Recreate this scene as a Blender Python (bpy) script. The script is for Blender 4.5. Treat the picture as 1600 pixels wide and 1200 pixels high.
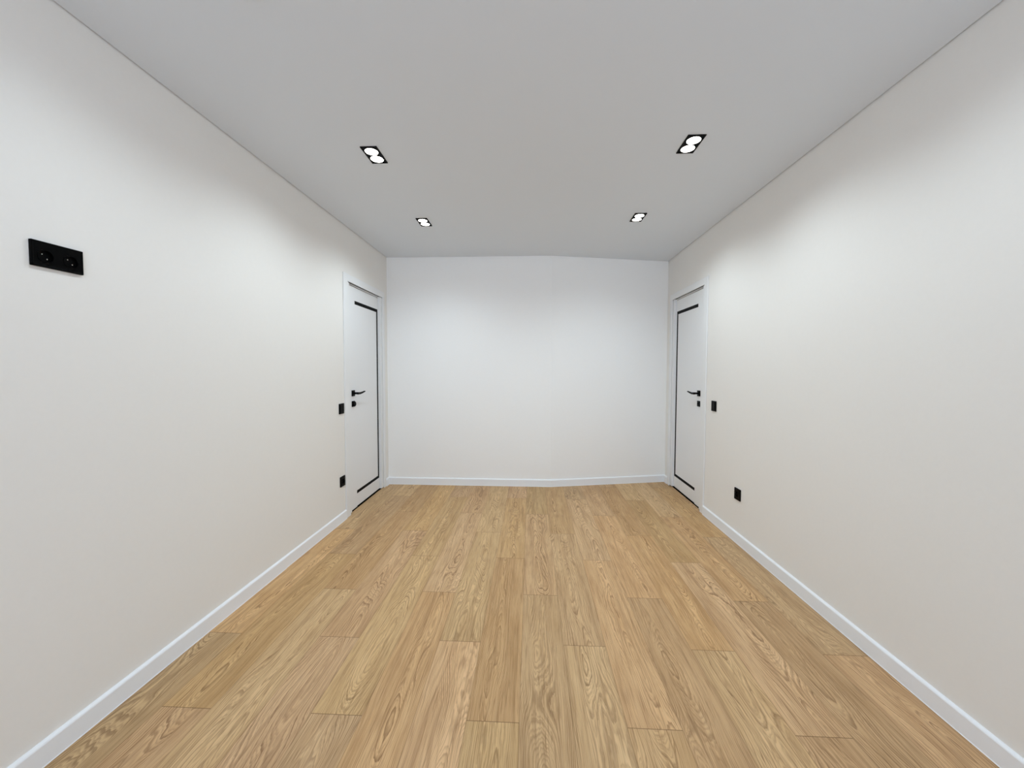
import bpy, bmesh, math
from mathutils import Vector, Matrix

C = bpy.context.scene
COL = C.collection
for o in list(bpy.data.objects):
    bpy.data.objects.remove(o)

# ------------------------------------------------------------------ camera
F_PX, YAW, PITCH, ROLL, CAM_H = 606.74, 0.0481, -0.0398, 0.0025, 1.3021
cam_d = bpy.data.cameras.new('camera')
cam = bpy.data.objects.new('camera', cam_d)
COL.objects.link(cam)
cam_d.sensor_fit = 'HORIZONTAL'
cam_d.sensor_width = 36.0
cam_d.lens = F_PX / 1600 * 36.0
cam_d.clip_start = 0.02
fwd = Vector((-math.sin(YAW) * math.cos(PITCH), math.cos(YAW) * math.cos(PITCH), math.sin(PITCH)))
rgt = Vector((math.cos(YAW), math.sin(YAW), 0))
up = rgt.cross(fwd)
r2 = rgt * math.cos(ROLL) + up * math.sin(ROLL)
u2 = -rgt * math.sin(ROLL) + up * math.cos(ROLL)
m = Matrix((r2, u2, -fwd)).transposed().to_4x4()
m.translation = Vector((0, 0, CAM_H))
cam.matrix_world = m
C.camera = cam

# ------------------------------------------------------------------ world, daylight, exposure
C.view_settings.view_transform = 'Standard'
C.view_settings.look = 'None'
C.view_settings.gamma = 1.0
C.view_settings.use_curve_mapping = False
C.view_settings.exposure = 0.0
C.cycles.use_denoising = True
C.cycles.max_bounces = 14
C.cycles.diffuse_bounces = 10

SKY_UP, SKY_DOWN = 4.2, 7.9           # radiance of the overcast sky above / the town and ground below
LAMP_W = {'far': 18.3, 'mid': 15.5, 'near': 9.5}   # watts of each of the two lamps of a downlight, row by row
LAMP_COL = (0.835, 0.957, 1.03)

w = bpy.data.worlds.new('daylight')
C.world = w
w.use_nodes = True
nt = w.node_tree
nt.nodes.clear()
wo = nt.nodes.new('ShaderNodeOutputWorld')
bg = nt.nodes.new('ShaderNodeBackground')
tc = nt.nodes.new('ShaderNodeTexCoord')
sx = nt.nodes.new('ShaderNodeSeparateXYZ')
mr = nt.nodes.new('ShaderNodeMapRange')
mr.inputs[1].default_value, mr.inputs[2].default_value = -0.15, 0.15
mx = nt.nodes.new('ShaderNodeMix')
mx.data_type = 'RGBA'
mx.inputs[6].default_value = (0.80 * SKY_DOWN, 0.955 * SKY_DOWN, 1.20 * SKY_DOWN, 1)
mx.inputs[7].default_value = (0.80 * SKY_UP, 0.955 * SKY_UP, 1.20 * SKY_UP, 1)
nt.links.new(tc.outputs['Generated'], sx.inputs[0])
nt.links.new(sx.outputs[2], mr.inputs[0])
nt.links.new(mr.outputs[0], mx.inputs[0])
nt.links.new(mx.outputs[2], bg.inputs[0])
nt.links.new(bg.outputs[0], wo.inputs[0])

# ------------------------------------------------------------------ room dimensions
H = 2.52
XL, XR = -1.5949, 1.5561
YF = -2.00                      # window wall behind the camera
YB, BX, YR = 4.2589, 0.2265, 4.5335   # far wall: left part at YB, bend at BX, recedes to YR
WT = 0.12
WIN = (-0.85, 1.30, 0.75, 2.25)       # window opening x0, x1, z0, z1

pd = bpy.data.lights.new('window_daylight', 'AREA')
pd.shape = 'RECTANGLE'
pd.size, pd.size_y = WIN[1] - WIN[0], WIN[3] - WIN[2]
pd.cycles.is_portal = True
po = bpy.data.objects.new('window_daylight', pd)
COL.objects.link(po)
po.location = ((WIN[0] + WIN[1]) / 2, YF - 0.10, (WIN[2] + WIN[3]) / 2)
po.rotation_euler = (math.radians(90), 0, 0)    # area lights shine along -Z: turned to +Y, into the room

# ------------------------------------------------------------------ materials
def new_mat(name):
    mt = bpy.data.materials.new(name)
    mt.use_nodes = True
    return mt, mt.node_tree, mt.node_tree.nodes['Principled BSDF']

def paint(name, col, rough=0.6, spec=0.3, bump=0.0, scale=60.0, var=0.0):
    mt, t, b = new_mat(name)
    b.inputs['Base Color'].default_value = (*col, 1)
    b.inputs['Roughness'].default_value = rough
    b.inputs['Specular IOR Level'].default_value = spec
    c = t.nodes.new('ShaderNodeTexCoord')
    n = t.nodes.new('ShaderNodeTexNoise')
    n.inputs['Scale'].default_value = scale
    n.inputs['Detail'].default_value = 6
    t.links.new(c.outputs['Object'], n.inputs['Vector'])
    if var:
        r = t.nodes.new('ShaderNodeMapRange')
        r.inputs[3].default_value, r.inputs[4].default_value = 1 - var, 1 + var
        v = t.nodes.new('ShaderNodeVectorMath')
        v.operation = 'SCALE'
        v.inputs[0].default_value = col
        t.links.new(n.outputs['Fac'], r.inputs[0])
        t.links.new(r.outputs[0], v.inputs['Scale'])
        t.links.new(v.outputs[0], b.inputs['Base Color'])
    if bump:
        p = t.nodes.new('ShaderNodeBump')
        p.inputs['Strength'].default_value = bump
        p.inputs['Distance'].default_value = 0.002
        t.links.new(n.outputs['Fac'], p.inputs['Height'])
        t.links.new(p.outputs[0], b.inputs['Normal'])
    return mt

def wood_floor():
    mt, t, b = new_mat('oak_laminate')
    N, L = t.nodes, t.links
    def math_(op, a, c=None, d=None):
        n = N.new('ShaderNodeMath')
        n.operation = op
        for i, v in enumerate((a, c, d)):
            if v is None:
                continue
            if isinstance(v, (int, float)):
                n.inputs[i].default_value = v
            else:
                L.new(v, n.inputs[i])
        return n.outputs[0]
    def comb(x, y, z):
        n = N.new('ShaderNodeCombineXYZ')
        for i, v in enumerate((x, y, z)):
            if isinstance(v, (int, float)):
                n.inputs[i].default_value = v
            else:
                L.new(v, n.inputs[i])
        return n.outputs[0]
    def noise(vec, scale=1.0, detail=2.0, rough=0.5, dist=0.0):
        n = N.new('ShaderNodeTexNoise')
        n.inputs['Scale'].default_value = scale
        n.inputs['Detail'].default_value = detail
        n.inputs['Roughness'].default_value = rough
        n.inputs['Distortion'].default_value = dist
        L.new(vec, n.inputs['Vector'])
        return n.outputs['Fac']
    def mix(f, a, c):
        n = N.new('ShaderNodeMix')
        n.data_type = 'RGBA'
        for i, v in ((0, f), (6, a), (7, c)):
            if isinstance(v, (int, float, tuple)):
                n.inputs[i].default_value = (*v, 1) if isinstance(v, tuple) else v
            else:
                L.new(v, n.inputs[i])
        return n.outputs[2]
    def ramp(f, a, c, lo=0.0, hi=1.0):
        n = N.new('ShaderNodeMapRange')
        n.interpolation_type = 'SMOOTHSTEP'
        for i, v in enumerate((f, lo, hi, a, c)):
            if isinstance(v, (int, float)):
                n.inputs[i].default_value = v
            else:
                L.new(v, n.inputs[i])
        return n.outputs[0]
    PW, PL = 0.1965, 1.24
    c = N.new('ShaderNodeTexCoord')
    s = N.new('ShaderNodeSeparateXYZ')
    L.new(c.outputs['Object'], s.inputs[0])
    x, y = s.outputs[0], s.outputs[1]
    cu = math_('DIVIDE', math_('ADD', x, 0.0365), PW)
    col = math_('FLOOR', cu)
    u = math_('FRACT', cu)
    m3 = math_('FLOORED_MODULO', math_('ADD', col, 1.0), 3.0)
    is1 = math_('COMPARE', m3, 1.0, 0.1)
    is2 = math_('COMPARE', m3, 2.0, 0.1)
    off = math_('ADD', math_('MULTIPLY', is1, 0.813), math_('MULTIPLY', is2, 0.413))
    cv = math_('DIVIDE', math_('SUBTRACT', math_('SUBTRACT', y, 1.377), off), PL)
    row = math_('FLOOR', cv)
    v = math_('FRACT', cv)
    wn = N.new('ShaderNodeTexWhiteNoise')
    wn.noise_dimensions = '3D'
    L.new(comb(col, row, 3.7), wn.inputs['Vector'])
    wc = N.new('ShaderNodeSeparateColor')
    L.new(wn.outputs['Color'], wc.inputs[0])
    r1, r2_, r3 = wc.outputs[0], wc.outputs[1], wc.outputs[2]
    px = math_('MULTIPLY', math_('SUBTRACT', u, 0.5), PW)
    py = math_('MULTIPLY', v, PL)
    idz = math_('ADD', math_('MULTIPLY', col, 7.31), math_('MULTIPLY', row, 13.7))
    # growth rings cut by the plank: a parabola across it, pushed about by slow noise
    cc = math_('MULTIPLY', math_('SUBTRACT', r1, 0.5), 0.10)
    q = math_('DIVIDE', math_('SUBTRACT', px, cc), 0.1)
    para = math_('MULTIPLY', math_('MULTIPLY', q, q), math_('ADD', 5.0, math_('MULTIPLY', r2_, 9.0)))
    slow = noise(comb(math_('MULTIPLY', px, 8.0), math_('MULTIPLY', py, 1.5), idz), 1.0, 1.0, 0.4)
    wob = noise(comb(math_('MULTIPLY', px, 40.0), math_('MULTIPLY', py, 6.0), idz), 1.0, 3.0, 0.6)
    Fd = math_('ADD', math_('ADD', para, math_('MULTIPLY', slow, 19.0)), math_('MULTIPLY', wob, 1.25))
    Fd = math_('MULTIPLY', Fd, 1.22)
    ring = math_('FRACT', Fd)
    wr_ = N.new('ShaderNodeTexWhiteNoise')
    wr_.noise_dimensions = '2D'
    L.new(comb(math_('FLOOR', Fd), idz, 0.0), wr_.inputs['Vector'])
    late = math_('MULTIPLY', math_('MULTIPLY', ramp(ring, 0.0, 1.0, 0.45, 0.92), ramp(ring, 1.0, 0.0, 0.92, 1.0)), ramp(wr_.outputs[0], 0.25, 1.0))
    # the same rings once more, finer
    F2 = math_('MULTIPLY', Fd, 2.1)
    ring2 = math_('FRACT', F2)
    late2 = math_('MULTIPLY', ramp(ring2, 0.0, 1.0, 0.35, 0.85), ramp(ring2, 1.0, 0.0, 0.85, 1.0))
    fibre = noise(comb(math_('MULTIPLY', px, 380.0), math_('MULTIPLY', py, 8.0), idz), 1.0, 3.0, 0.65)
    streak = ramp(noise(comb(math_('ADD', math_('MULTIPLY', px, 75.0), math_('MULTIPLY', slow, 5.0)), math_('MULTIPLY', py, 1.7), math_('ADD', idz, 3.0)), 1.0, 3.0, 0.65), 0.0, 1.0, 0.47, 0.66)
    pores = ramp(noise(comb(math_('MULTIPLY', px, 240.0), math_('MULTIPLY', py, 7.0), math_('ADD', idz, 5.0)), 1.0, 2.0, 0.5), 0.0, 1.0, 0.54, 0.72)
    blotch = noise(comb(math_('MULTIPLY', px, 14.0), math_('MULTIPLY', py, 2.5), math_('ADD', idz, 9.0)), 1.0, 3.0, 0.55)
    # knots
    vk = N.new('ShaderNodeTexVoronoi')
    vk.feature = 'F1'
    vk.inputs['Scale'].default_value = 1.0
    vk.inputs['Randomness'].default_value = 1.0
    L.new(comb(math_('MULTIPLY', px, 8.0), math_('MULTIPLY', py, 2.6), idz), vk.inputs['Vector'])
    knot = ramp(math_('ADD', vk.outputs['Distance'], math_('MULTIPLY', wob, 0.12)), 1.0, 0.0, 0.08, 0.24)
    light = (0.715, 0.463, 0.227)
    mid = (0.595, 0.368, 0.168)
    dark = (0.230, 0.118, 0.043)
    base = mix(ramp(blotch, 0.0, 1.0, 0.30, 0.70), light, mid)
    base = mix(math_('MULTIPLY', streak, 0.50), base, (0.36, 0.205, 0.083))
    base = mix(math_('MULTIPLY', late, 0.78), base, dark)
    base = mix(math_('MULTIPLY', late2, 0.32), base, dark)
    base = mix(math_('MULTIPLY', ramp(fibre, 0.0, 1.0, 0.45, 0.75), 0.25), base, (0.68, 0.49, 0.28))
    base = mix(math_('MULTIPLY', pores, 0.55), base, (0.26, 0.14, 0.055))
    base = mix(math_('MULTIPLY', knot, 0.40), base, (0.28, 0.15, 0.06))
    hue = N.new('ShaderNodeHueSaturation')
    L.new(base, hue.inputs['Color'])
    L.new(math_('MULTIPLY_ADD', r3, 0.008, 0.496), hue.inputs['Hue'])
    L.new(math_('MULTIPLY_ADD', r2_, 0.10, 0.92), hue.inputs['Saturation'])
    L.new(math_('MULTIPLY_ADD', r1, 0.20, 0.845), hue.inputs['Value'])
    # V-joints between the boards
    du = math_('MULTIPLY', math_('MINIMUM', u, math_('SUBTRACT', 1.0, u)), PW)
    dv = math_('MULTIPLY', math_('MINIMUM', v, math_('SUBTRACT', 1.0, v)), PL)
    gu = ramp(du, 1.0, 0.0, 0.0004, 0.0016)
    gv = ramp(dv, 1.0, 0.0, 0.0006, 0.0024)
    gap = math_('MAXIMUM', math_('MULTIPLY', gu, 0.55), math_('MULTIPLY', gv, 0.75))
    final = mix(gap, hue.outputs[0], (0.16, 0.085, 0.035))
    L.new(final, b.inputs['Base Color'])
    L.new(ramp(fibre, 0.50, 0.38, 0.2, 0.8), b.inputs['Roughness'])
    b.inputs['Specular IOR Level'].default_value = 0.14
    hgt = math_('SUBTRACT', math_('MULTIPLY', fibre, 0.15), math_('ADD', gap, math_('MULTIPLY', pores, 0.15)))
    bp = N.new('ShaderNodeBump')
    bp.inputs['Strength'].default_value = 0.25
    bp.inputs['Distance'].default_value = 0.001
    L.new(hgt, bp.inputs['Height'])
    L.new(bp.outputs[0], b.inputs['Normal'])
    return mt

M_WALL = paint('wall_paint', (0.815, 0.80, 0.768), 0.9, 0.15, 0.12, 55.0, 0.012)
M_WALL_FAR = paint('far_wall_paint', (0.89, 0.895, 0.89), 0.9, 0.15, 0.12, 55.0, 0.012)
M_CEIL = paint('stretch_ceiling', (0.72, 0.765, 0.815), 0.85, 0.15)
M_TRIM = paint('white_lacquer', (0.84, 0.86, 0.885), 0.45, 0.4)
M_DOOR = paint('white_door_film', (0.80, 0.81, 0.82), 0.42, 0.4, 0.05, 90.0)
M_BLACK = paint('black_metal', (0.0012, 0.0012, 0.0013), 0.45, 0.06)
M_INLAY = paint('black_glass_inlay', (0.0008, 0.0008, 0.0008), 0.4, 0.03)
M_PLAST = paint('black_plastic', (0.0012, 0.0012, 0.0013), 0.40, 0.05)
M_STEEL = paint('contact_metal', (0.75, 0.73, 0.68), 0.25, 0.5)
M_STEEL.node_tree.nodes['Principled BSDF'].inputs['Metallic'].default_value = 1.0
M_DARK = paint('dark_recess', (0.002, 0.002, 0.002), 0.9, 0.0)  # near-black: painted shade in the door gaps, also the lock cover
M_CASING = paint('white_casing_film', (0.80, 0.81, 0.815), 0.45, 0.4)
M_PVC = paint('window_pvc', (0.82, 0.82, 0.82), 0.4, 0.4)
M_FLOOR = wood_floor()

M_LAMP, _t, _b = new_mat('lamp_diffuser')
_b.inputs['Base Color'].default_value = (0.9, 0.9, 0.88, 1)
_b.inputs['Emission Color'].default_value = (1.0, 0.96, 0.88, 1)
_b.inputs['Emission Strength'].default_value = 6.0

M_GLASS, _t, _b = new_mat('window_glass')
_tr = _t.nodes.new('ShaderNodeBsdfTransparent')
_gl = _t.nodes.new('ShaderNodeBsdfGlossy')
_gl.inputs['Roughness'].default_value = 0.02
_ms = _t.nodes.new('ShaderNodeMixShader')
_ms.inputs[0].default_value = 0.06
_t.links.new(_tr.outputs[0], _ms.inputs[1])
_t.links.new(_gl.outputs[0], _ms.inputs[2])
_t.links.new(_ms.outputs[0], _t.nodes['Material Output'].inputs[0])

# ------------------------------------------------------------------ helpers
def box(bm, x0, x1, y0, y1, z0, z1, bev=0.0, seg=2):
    r = bmesh.ops.create_cube(bm, size=1.0)
    vs = r['verts']
    sx_, sy_, sz_ = abs(x1 - x0), abs(y1 - y0), abs(z1 - z0)
    cx, cy, cz = (x0 + x1) / 2, (y0 + y1) / 2, (z0 + z1) / 2
    for v in vs:
        v.co = Vector((cx + v.co.x * sx_, cy + v.co.y * sy_, cz + v.co.z * sz_))
    if bev:
        es = list({e for v in vs for e in v.link_edges})
        bmesh.ops.bevel(bm, geom=es, offset=bev, segments=seg, affect='EDGES', profile=0.5)

def prism(bm, loop, z0, z1):
    """closed xy loop pushed up from z0 to z1"""
    lo = [bm.verts.new((p[0], p[1], z0)) for p in loop]
    hi = [bm.verts.new((p[0], p[1], z1)) for p in loop]
    n = len(loop)
    bm.faces.new(lo[::-1])
    bm.faces.new(hi)
    for i in range(n):
        bm.faces.new((lo[i], lo[(i + 1) % n], hi[(i + 1) % n], hi[i]))

def sweep(bm, path, prof, normals):
    """profile (offset from the wall, z) carried along a plan path with mitred corners"""
    rings = []
    for (px, py), (nx, ny) in zip(path, normals):
        rings.append([bm.verts.new((px + nx * o, py + ny * o, z)) for o, z in prof])
    k = len(prof)
    for a, b_ in zip(rings[:-1], rings[1:]):
        for i in range(k):
            bm.faces.new((a[i], a[(i + 1) % k], b_[(i + 1) % k], b_[i]))
    bm.faces.new(rings[0][::-1])
    bm.faces.new(rings[-1])

def disc(bm, cx, cy, cz, r, h, axis='Z', seg=40, r_top=None):
    rt = r if r_top is None else r_top
    res = bmesh.ops.create_cone(bm, cap_ends=True, segments=seg, radius1=r, radius2=rt, depth=h)
    M = Matrix.Identity(4)
    if axis == 'X':
        M = Matrix.Rotation(math.radians(90), 4, 'Y')
    M.translation = Vector((cx, cy, cz))
    bmesh.ops.transform(bm, matrix=M, verts=res['verts'])

def ring(bm, cx, cy, z0, z1, r0, r1, seg=40):
    rows = []
    for r, z in ((r0, z0), (r1, z0), (r1, z1), (r0, z1)):
        rows.append([bm.verts.new((cx + r * math.cos(2 * math.pi * i / seg), cy + r * math.sin(2 * math.pi * i / seg), z)) for i in range(seg)])
    for a in range(4):
        A, B = rows[a], rows[(a + 1) % 4]
        for i in range(seg):
            bm.faces.new((A[i], A[(i + 1) % seg], B[(i + 1) % seg], B[i]))

def obj(name, bm, mat, parent=None, smooth=False):
    bmesh.ops.recalc_face_normals(bm, faces=bm.faces)
    me = bpy.data.meshes.new(name)
    bm.to_mesh(me)
    bm.free()
    me.materials.append(mat)
    if smooth:
        for p in me.polygons:
            p.use_smooth = True
        try:
            me.set_sharp_from_angle(angle=math.radians(35))
        except Exception:
            pass
    o = bpy.data.objects.new(name, me)
    COL.objects.link(o)
    if parent is not None:
        o.parent = parent
        o.matrix_parent_inverse = Matrix.Translation(-parent.location) if parent.type == 'EMPTY' and parent.rotation_euler[:] == (0, 0, 0) else Matrix.Identity(4)
    return o

def tag(o, label=None, cat=None, group=None, kind=None):
    if label: o['label'] = label
    if cat: o['category'] = cat
    if group: o['group'] = group
    if kind: o['kind'] = kind
    return o

def empty(name, loc):
    o = bpy.data.objects.new(name, None)
    o.empty_display_size = 0.05
    COL.objects.link(o)
    o.location = loc
    return o

# ------------------------------------------------------------------ door openings
# near edge, far edge, top of the wall opening
LD = (3.29, 4.145, 2.085)
RD = (3.548, 4.403, 2.085)

# ------------------------------------------------------------------ shell
ZT = 2.62
bm = bmesh.new()
box(bm, XL - 0.35, XR + 0.35, YF - 0.3, YR + 0.3, -0.10, 0.0)
tag(obj('floor', bm, M_FLOOR), 'light oak plank floor across the whole room', 'floor', kind='structure')

bm = bmesh.new()
g, gb = 0.007, 0.004
loop = [(XL + g, YF + g), (XR - g, YF + g), (XR - g, YR - gb), (BX, YB - gb), (XL + g, YB - gb)]
prism(bm, loop, H, H + 0.02)
box(bm, XL - 0.3, XR + 0.3, YF - 0.3, YR + 0.3, ZT, ZT + 0.05)
tag(obj('ceiling', bm, M_CEIL), 'flat matt grey-white stretch ceiling over the room', 'ceiling', kind='structure')

def side_wall(name, x, s, dr, label):
    """s = -1 for the left wall, +1 for the right: the wall grows outwards by s"""
    bm = bmesh.new()
    a, b_ = x, x + s * WT
    lo, hi = min(a, b_), max(a, b_)
    y1 = YB if s < 0 else YR
    box(bm, lo, hi, YF - 0.2, dr[0], 0, ZT)
    box(bm, lo, hi, dr[1], y1 + 0.25, 0, ZT)
    box(bm, lo, hi, dr[0], dr[1], dr[2], ZT)
    c, d = x + s * WT, x + s * (WT + 0.1)
    box(bm, min(c, d), max(c, d), YF - 0.2, y1 + 0.25, 0, ZT)
    tag(obj(name, bm, M_WALL), label, 'wall', kind='structure')

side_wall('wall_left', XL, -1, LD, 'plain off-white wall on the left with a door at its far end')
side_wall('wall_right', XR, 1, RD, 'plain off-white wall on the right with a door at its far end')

bm = bmesh.new()
prism(bm, [(XL, YB), (BX, YB), (XR, YR), (XR, YR + 0.2), (XL, YR + 0.2)], 0, ZT)
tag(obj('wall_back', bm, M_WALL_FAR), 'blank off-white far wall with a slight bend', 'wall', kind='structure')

bm = bmesh.new()
x0, x1, z0, z1 = WIN
xm = (x0 + x1) / 2
for a in ((XL, x0, 0, ZT), (x1, XR, 0, ZT), (x0, x1, 0, z0), (x0, x1, z1, ZT)):
    box(bm, a[0], a[1], YF - 0.2, YF, a[2], a[3])
tag(obj('wall_front', bm, M_WALL), 'off-white window wall behind the viewer', 'wall', kind='structure')

# window behind the camera (the source of the daylight)
we = tag(empty('window_1', ((WIN[0] + WIN[1]) / 2, YF - 0.14, z0)), 'wide white window behind the viewer', 'window', kind='structure')
bm = bmesh.new()
fw = 0.055
for a in ((x0, x1, z0, z0 + fw), (x0, x1, z1 - fw, z1), (x0, x0 + fw, z0 + fw, z1 - fw), (x1 - fw, x1, z0 + fw, z1 - fw),
          (xm - 0.035, xm + 0.035, z0 + fw, z1 - fw)):
    box(bm, a[0], a[1], YF - 0.17, YF - 0.11, a[2], a[3], 0.004)
obj('window_frame', bm, M_PVC, we)
for a, b_ in ((x0 + fw, xm - 0.035), (xm + 0.035, x1 - fw)):
    bm = bmesh.new()
    box(bm, a, b_, YF - 0.143, YF - 0.137, z0 + fw, z1 - fw)
    obj('window_pane', bm, M_GLASS, we)
bm = bmesh.new()
box(bm, x0 - 0.05, x1 + 0.05, YF - 0.10, YF + 0.04, z0 - 0.03, z0 + 0.004, 0.006)
obj('window_sill', bm, M_PVC, we)

# ------------------------------------------------------------------ baseboards
BT = 0.0145
def bprof(t=BT):
    return [(0, 0), (t + 0.0022, 0), (t + 0.0018, 0.0012), (t + 0.0004, 0.0030), (t - 0.0008, 0.070), (t - 0.0025, 0.0735), (t - 0.006, 0.0765), (0.003, 0.079), (0, 0.079)]

LC = (3.245, 4.162)     # left door casing, outer edges
RC = (3.513, 4.430)
bm = bmesh.new()
sweep(bm, [(XL, YF), (XL, 2.40)], bprof(), [(1, 0)] * 2)
sweep(bm, [(XL, 2.40), (XL, LC[0])], bprof(BT - 0.0025), [(1, 0)] * 2)
sweep(bm, [(XL, LC[1]), (XL, YB)], bprof(), [(1, 0)] * 2)
for i, (yy, rr) in enumerate(((1.574, 0.0035), (2.402, 0.003))):
    bmesh.ops.create_uvsphere(bm, u_segments=10, v_segments=6, radius=rr, matrix=Matrix.Translation((XL + BT - 0.0005, yy, 0.002)))
tag(obj('baseboard_left', bm, M_TRIM), 'white baseboard along the left wall', 'baseboard', kind='structure')
bm = bmesh.new()
sweep(bm, [(XR, YF), (XR, RC[0])], bprof(), [(-1, 0)] * 2)
sweep(bm, [(XR, RC[1]), (XR, YR)], bprof(), [(-1, 0)] * 2)
tag(obj('baseboard_right', bm, M_TRIM), 'white baseboard along the right wall', 'baseboard', kind='structure')
bm = bmesh.new()
ang = math.atan2(YR - YB, XR - BX)
n1, n2 = (0, -1), (math.sin(ang), -math.cos(ang))
hb = ((n1[0] + n2[0]) / 2, (n1[1] + n2[1]) / 2)
l2 = hb[0] ** 2 + hb[1] ** 2
nm = (hb[0] / l2, hb[1] / l2)
n_end = (0.0, -1.0 / math.cos(ang))
sweep(bm, [(XL, YB), (BX, YB), (XR, YR)], bprof(), [n1, nm, n_end])
tag(obj('baseboard_back', bm, M_TRIM), 'white baseboard along the bent far wall', 'baseboard', kind='structure')

# ------------------------------------------------------------------ doors
def u_frame(bm, xa, xb, yo0, yo1, yi0, yi1, zo, zi, zb, bev):
    """two posts and a head, in the plane of a side wall"""
    lo, hi = min(xa, xb), max(xa, xb)
    box(bm, lo, hi, yo0, yi0, zb, zo, bev)
    box(bm, lo, hi, yi1, yo1, zb, zo, bev)
    box(bm, lo, hi, yi0 - bev, yi1 + bev, zi, zo, bev)

def door(name, x, s, near, cout, label, knob):
    """s: +1 when the room lies towards +x. 'near' is the leaf's near edge, cout the outer casing edges"""
    far = near + 0.69
    e = tag(empty(name, (x, (near + far) / 2, 0)), label, 'door', kind='structure')
    X = lambda d: x + s * d
    # casing on the wall face
    ci0, ci1, ct = near - 0.047, far + 0.053, 2.0550
    bm = bmesh.new()
    u_frame(bm, X(0.0), X(0.011), cout[0], cout[1], ci0, ci1, 2.118, ct, 0.0, 0.003)
    obj('casing', bm, M_CASING, e)
    # frame standing in the wall
    bm = bmesh.new()
    fi0, fi1 = near - 0.003, far + 0.003
    lo, hi = min(X(-0.0015), X(-0.10)), max(X(-0.0015), X(-0.10))
    box(bm, lo, hi, near - 0.07, fi0, 0.009, 2.0535, 0.0012)
    box(bm, lo, hi, fi1, far + 0.075, 0.009, 2.0535, 0.0012)
    lo, hi = min(X(-0.012), X(-0.10)), max(X(-0.012), X(-0.10))
    box(bm, lo, hi, fi0 - 0.001, fi1 + 0.001, 2.046, 2.0535, 0.0012)
    obj('door_frame', bm, M_CASING, e)
    # leaf: two stiles full height, panel and rails a touch deeper
    F = -0.020
    bm = bmesh.new()
    st = near + 0.141
    box(bm, X(F), X(F - 0.04), near, st, 0.009, 2.0415, 0.0018)
    box(bm, X(F - 0.003), X(F - 0.037), st + 0.002, far, 0.013, 2.0415, 0.0018)
    leaf = obj('door_leaf', bm, M_DOOR, e)
    # black strip on the floor, put in for the shade under leaf and frame
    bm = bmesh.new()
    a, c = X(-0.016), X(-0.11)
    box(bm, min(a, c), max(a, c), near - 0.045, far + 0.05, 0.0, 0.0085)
    gs = obj('gap_shade', bm, M_DARK, e)
    gs['label'] = 'black strip standing in for the shade in the gap under the door'
    P = F - 0.003
    # groove-set black inlay: top, far side and bottom
    bm = bmesh.new()
    z0_, z1_, sw, y0_, y1_ = 0.131, 1.9195, 0.0315, st + 0.001, far - 0.014
    lo, hi = min(X(P - 0.004), X(P + 0.0006)), max(X(P - 0.004), X(P + 0.0006))
    box(bm, lo, hi, y0_, y1_, z1_ - sw, z1_)
    box(bm, lo, hi, y0_, y1_, z0_, z0_ + sw * 0.9)
    box(bm, lo, hi, y1_ - sw, y1_, z0_ + sw * 0.9, z1_ - sw)
    il = obj('inlay_strip', bm, M_INLAY, e)
    il['label'] = 'black inlaid strip on three sides of the panel'
    # lever handle
    hy, hz = near + 0.081, 1.074
    bm = bmesh.new()
    a, c = X(F), X(F + 0.009)
    box(bm, min(a, c), max(a, c), hy - 0.0265, hy + 0.0265, hz - 0.0265, hz + 0.0265, 0.002)
    h = obj('door_handle', bm, M_BLACK, e)
    h['label'] = 'black lever handle'
    bm = bmesh.new()
    disc(bm, X(F + 0.028), hy, hz, 0.0095, 0.044, 'X', 24)
    # lever: a swept bar, slightly wavy and thinning to its tip
    pts = [(-0.012, 0.0, 0.0105, 0.0085), (0.012, -0.001, 0.0105, 0.0085), (0.045, -0.002, 0.0095, 0.007), (0.085, 0.002, 0.0085, 0.006),
           (0.120, 0.0075, 0.0075, 0.005), (0.142, 0.0095, 0.0058, 0.0045), (0.150, 0.0095, 0.003, 0.003)]
    rows = []
    for dy, dz, hh, hw in pts:
        cx = X(F + 0.050)
        rows.append([bm.verts.new((cx + hw * math.cos(t_), hy + dy, hz + dz + hh * math.sin(t_))) for t_ in [2 * math.pi * k / 16 for k in range(16)]])
    for A, B in zip(rows[:-1], rows[1:]):
        for i in range(16):
            bm.faces.new((A[i], A[(i + 1) % 16], B[(i + 1) % 16], B[i]))
    bm.faces.new(rows[0][::-1])
    bm.faces.new(rows[-1])
    lev = obj('lever', bm, M_BLACK, None, True)
    lev.parent = h
    # plate of the lock below it
    lz = 0.977
    bm = bmesh.new()
    a, c = X(F), X(F + 0.008)
    box(bm, min(a, c), max(a, c), hy - 0.0265, hy + 0.0265, lz - 0.0265, lz + 0.0265, 0.002)
    lk = obj('lock_plate', bm, M_BLACK, e)
    bm = bmesh.new()
    if knob:
        lk['label'] = 'black square lock plate with a round turning knob'
        disc(bm, X(F + 0.0145), hy, lz, 0.0225, 0.014, 'X', 36, 0.0205)
        k = obj('thumb_turn', bm, M_BLACK, None, True)
    else:
        lk['label'] = 'black square lock plate'
        disc(bm, X(F + 0.0085), hy, lz, 0.008, 0.002, 'X', 20)
        k = obj('lock_cover', bm, M_DARK, None, True)
    k.parent = lk
    return e

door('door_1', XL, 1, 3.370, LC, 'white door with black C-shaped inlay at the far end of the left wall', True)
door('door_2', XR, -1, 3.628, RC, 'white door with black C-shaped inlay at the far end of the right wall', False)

# ------------------------------------------------------------------ switches and sockets
def plate_bm(x, s, y0, y1, z0_, z1_, t):
    bm = bmesh.new()
    a, b_ = x, x + s * t
    box(bm, min(a, b_), max(a, b_), y0, y1, z0_, z1_, 0.0022)
    return bm

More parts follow.
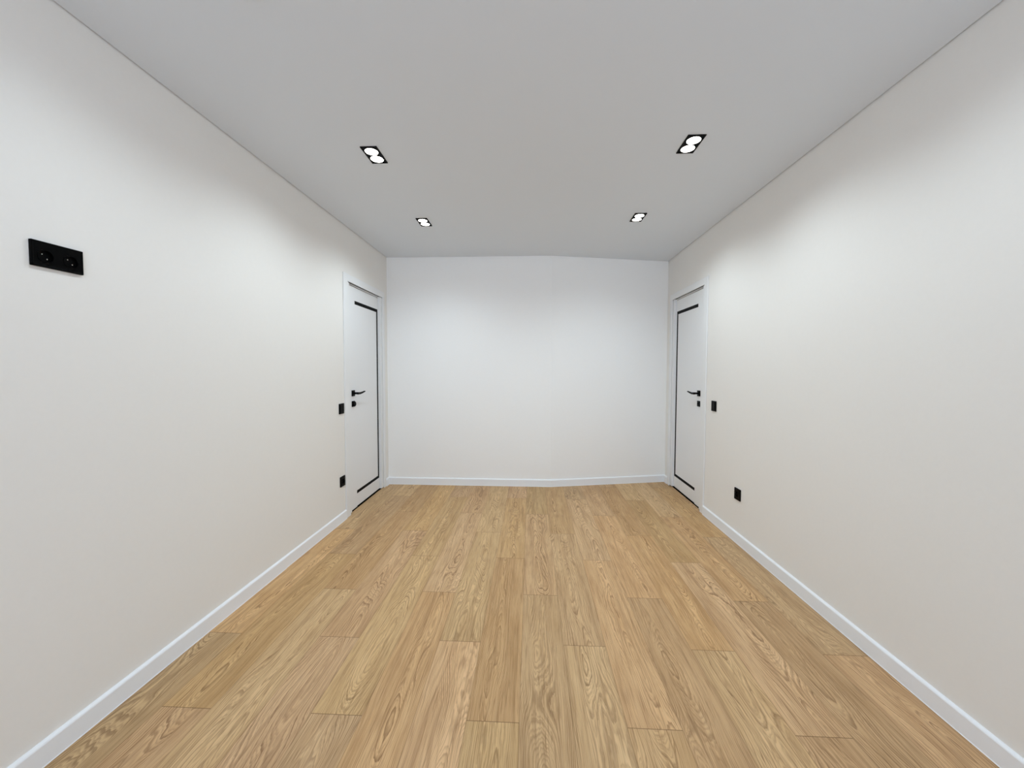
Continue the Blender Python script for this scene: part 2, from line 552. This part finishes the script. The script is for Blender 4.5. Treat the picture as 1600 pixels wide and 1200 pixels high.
def light_switch(x, s, y0, z0_, label, w_=0.079, h_=0.087):
    e = tag(empty('light_switch', (x, y0 + w_ / 2, z0_)), label, 'switch', 'light switches by the doors')
    obj('switch_frame', plate_bm(x, s, y0, y0 + w_, z0_, z0_ + h_, 0.009), M_PLAST, e)
    x2 = x + s * 0.009
    obj('rocker', plate_bm(x2, s, y0 + 0.011, y0 + w_ - 0.011, z0_ + 0.012, z0_ + h_ - 0.012, 0.0025), M_PLAST, e)
    return e

def socket_face(x, s, cy, cz, parent, tilt=math.radians(-47)):
    """round well with two pin holes and the metal of their contacts"""
    bm = bmesh.new()
    rows = []
    seg = 36
    for r, d in ((0.0225, 0.0), (0.0225, 0.0012), (0.0200, 0.0012), (0.0192, -0.006), (0.0, -0.006)):
        rows.append([bm.verts.new((x + s * d, cy + r * math.cos(2 * math.pi * i / seg), cz + r * math.sin(2 * math.pi * i / seg))) for i in range(seg)] if r else [bm.verts.new((x + s * d, cy, cz))])
    for A, B in zip(rows[:-1], rows[1:]):
        for i in range(seg):
            if len(B) == 1:
                bm.faces.new((A[i], A[(i + 1) % seg], B[0]))
            else:
                bm.faces.new((A[i], A[(i + 1) % seg], B[(i + 1) % seg], B[i]))
    w_ = obj('socket_well', bm, M_PLAST, parent, True)
    for k in (-1, 1):
        bm = bmesh.new()
        disc(bm, x - s * 0.0055, cy + k * 0.0095 * math.cos(tilt), cz + k * 0.0095 * math.sin(tilt), 0.0016, 0.002, 'X', 12)
        c_ = obj('pin_contact', bm, M_STEEL, None)
        c_.parent = w_
        c_['label'] = 'shiny metal pin contact'

def framed_plate(x, s, y0, y1, z0_, z1_, t, wells, wr=0.0226):
    """plate with round openings so the wells can sink in: ring faces round each well, straight outer rim"""
    bm = bmesh.new()
    a, b_ = x, x + s * t
    # rim
    box(bm, min(a, b_), max(a, b_), y0, y1, z0_, z0_ + 0.006, 0.0018)
    box(bm, min(a, b_), max(a, b_), y0, y1, z1_ - 0.006, z1_, 0.0018)
    box(bm, min(a, b_), max(a, b_), y0, y0 + 0.006, z0_, z1_, 0.0018)
    box(bm, min(a, b_), max(a, b_), y1 - 0.006, y1, z0_, z1_, 0.0018)
    # front skin cell by cell, each with a round hole
    n = len(wells)
    edges = [y0 + 0.003] + [(wells[i][0] + wells[i + 1][0]) / 2 for i in range(n - 1)] + [y1 - 0.003]
    seg = 36
    xf = x + s * (t - 0.0006)
    for i, (cy, cz) in enumerate(wells):
        ya, yb = edges[i], edges[i + 1]
        za, zb = z0_ + 0.003, z1_ - 0.003
        inn, out = [], []
        for k in range(seg):
            t_ = 2 * math.pi * k / seg
            dy, dz = math.cos(t_), math.sin(t_)
            inn.append(bm.verts.new((xf, cy + wr * dy, cz + wr * dz)))
            ky = ((yb - cy) if dy > 0 else (cy - ya)) / max(abs(dy), 1e-6)
            kz = ((zb - cz) if dz > 0 else (cz - za)) / max(abs(dz), 1e-6)
            kk = min(ky, kz)
            out.append(bm.verts.new((xf, cy + dy * kk, cz + dz * kk)))
        for k in range(seg):
            bm.faces.new((inn[k], inn[(k + 1) % seg], out[(k + 1) % seg], out[k]))
        for sy in (-1, 1):          # the four little corner triangles
            for sz in (-1, 1):
                cyy, czz = (yb if sy > 0 else ya), (zb if sz > 0 else za)
                best = sorted(out, key=lambda v: (v.co.y - cyy) ** 2 + (v.co.z - czz) ** 2)[:2]
                if all((v.co - Vector((xf, cyy, czz))).length > 1e-5 for v in best):
                    bm.faces.new((best[0], best[1], bm.verts.new((xf, cyy, czz))))
    return bm

def power_socket(x, s, y0, z0_, label, w_=0.080, h_=0.086):
    e = tag(empty('power_socket', (x, y0 + w_ / 2, z0_)), label, 'socket', 'low power sockets by the doors')
    wl = [(y0 + w_ / 2, z0_ + h_ / 2)]
    obj('socket_frame', framed_plate(x, s, y0, y0 + w_, z0_, z0_ + h_, 0.009, wl), M_PLAST, e)
    socket_face(x + s * 0.0084, s, wl[0][0], wl[0][1], e, 0.0)
    return e

light_switch(XL, 1, 3.147, 0.917, 'square black light switch on the left wall beside the left door')
light_switch(XR, -1, 3.321, 0.945, 'square black light switch on the right wall beside the right door')
power_socket(XL, 1, 3.147, 0.300, 'small black square socket low on the left wall beside the door casing')
power_socket(XR, -1, 2.913, 0.322, 'small black square socket low on the right wall, above the baseboard')

DS = (1.1735, 1.3175, 1.6285, 1.7110)
e = tag(empty('double_socket', (XL, (DS[0] + DS[1]) / 2, DS[2])), 'wide black double socket high on the near left wall', 'socket')
wl = [(DS[0] + 0.0365, (DS[2] + DS[3]) / 2 - 0.008), (DS[1] - 0.0365, (DS[2] + DS[3]) / 2 - 0.008)]
wl = [(1.2105, 1.6635), (1.2805, 1.6640)]
obj('socket_frame', framed_plate(XL, 1, DS[0], DS[1], DS[2], DS[3], 0.010, wl), M_PLAST, e)
for cy, cz in wl:
    socket_face(XL + 0.0094, 1, cy, cz, e)

# ------------------------------------------------------------------ downlights
DW, DL = 0.094, 0.172
def make_downlight(loc, label):
    e = tag(empty('downlight', loc), label, 'ceiling light', 'recessed twin downlights')
    def add(name, bm, mat, parent, smooth=False):
        o = obj(name, bm, mat, None, smooth)      # built about the origin
        o.parent = parent
        return o
    bm = bmesh.new()
    a, b_ = DW / 2, DL / 2
    k = 0.007
    for q in ((-a, a, -b_, -b_ + k), (-a, a, b_ - k, b_), (-a, -a + k, -b_ + k, b_ - k), (a - k, a, -b_ + k, b_ - k)):
        box(bm, q[0], q[1], q[2], q[3], -0.005, 0.004, 0.0008, 1)
    box(bm, -a + k, a - k, -b_ + k, b_ - k, -0.0018, 0.004)
    add('bezel', bm, M_BLACK, e)
    for sgn in (-1, 1):
        bm = bmesh.new()
        disc(bm, 0, sgn * 0.0390, -0.003, 0.0358, 0.003, 'Z', 40, 0.0358)
        lamp = add('lamp', bm, M_LAMP, e)
        bm = bmesh.new()
        ring(bm, 0, sgn * 0.0390, -0.0046, -0.0015, 0.0359, 0.0380)
        add('lamp_ring', bm, M_BLACK, e)
        ld = bpy.data.lights.new('lamp_light', 'SPOT')
        ld.energy = LAMP_W['mid']
        ld.color = LAMP_COL
        ld.spot_size = math.radians(155)
        ld.spot_blend = 0.75
        ld.shadow_soft_size = 0.034
        lo = bpy.data.objects.new('lamp_light', ld)
        COL.objects.link(lo)
        lo.parent = e
        lo.location = (0, sgn * 0.0385, -0.012)
    return e

SPOTS = [
    (-0.898, 2.228, 'mid', 'larger black twin downlight near the left wall, nearer the viewer'),
    (0.860, 2.197, 'mid', 'larger black twin downlight near the right wall, nearer the viewer'),
    (-0.8935, 3.247, 'far', 'smaller black twin downlight near the left door, closer to the far wall'),
    (0.857, 3.217, 'far', 'smaller black twin downlight near the right door, closer to the far wall'),
    (-0.900, 1.190, 'near', 'black twin downlight on the left, just above the top edge of the view'),
    (0.862, 1.180, 'near', 'black twin downlight on the right, just above the top edge of the view'),
]
src = make_downlight((SPOTS[0][0], SPOTS[0][1], H), SPOTS[0][3])
row_light = {}
for x_, y_, row_, lb in SPOTS[1:]:
    c_ = src.copy()
    COL.objects.link(c_)
    c_.location = (x_, y_, H)
    c_['label'] = lb
    for ch in src.children:
        d_ = ch.copy()
        COL.objects.link(d_)
        d_.parent = c_
        if d_.type == 'LIGHT' and row_ != 'mid':
            if row_ not in row_light:
                row_light[row_] = d_.data.copy()
                row_light[row_].energy = LAMP_W[row_]
            d_.data = row_light[row_]
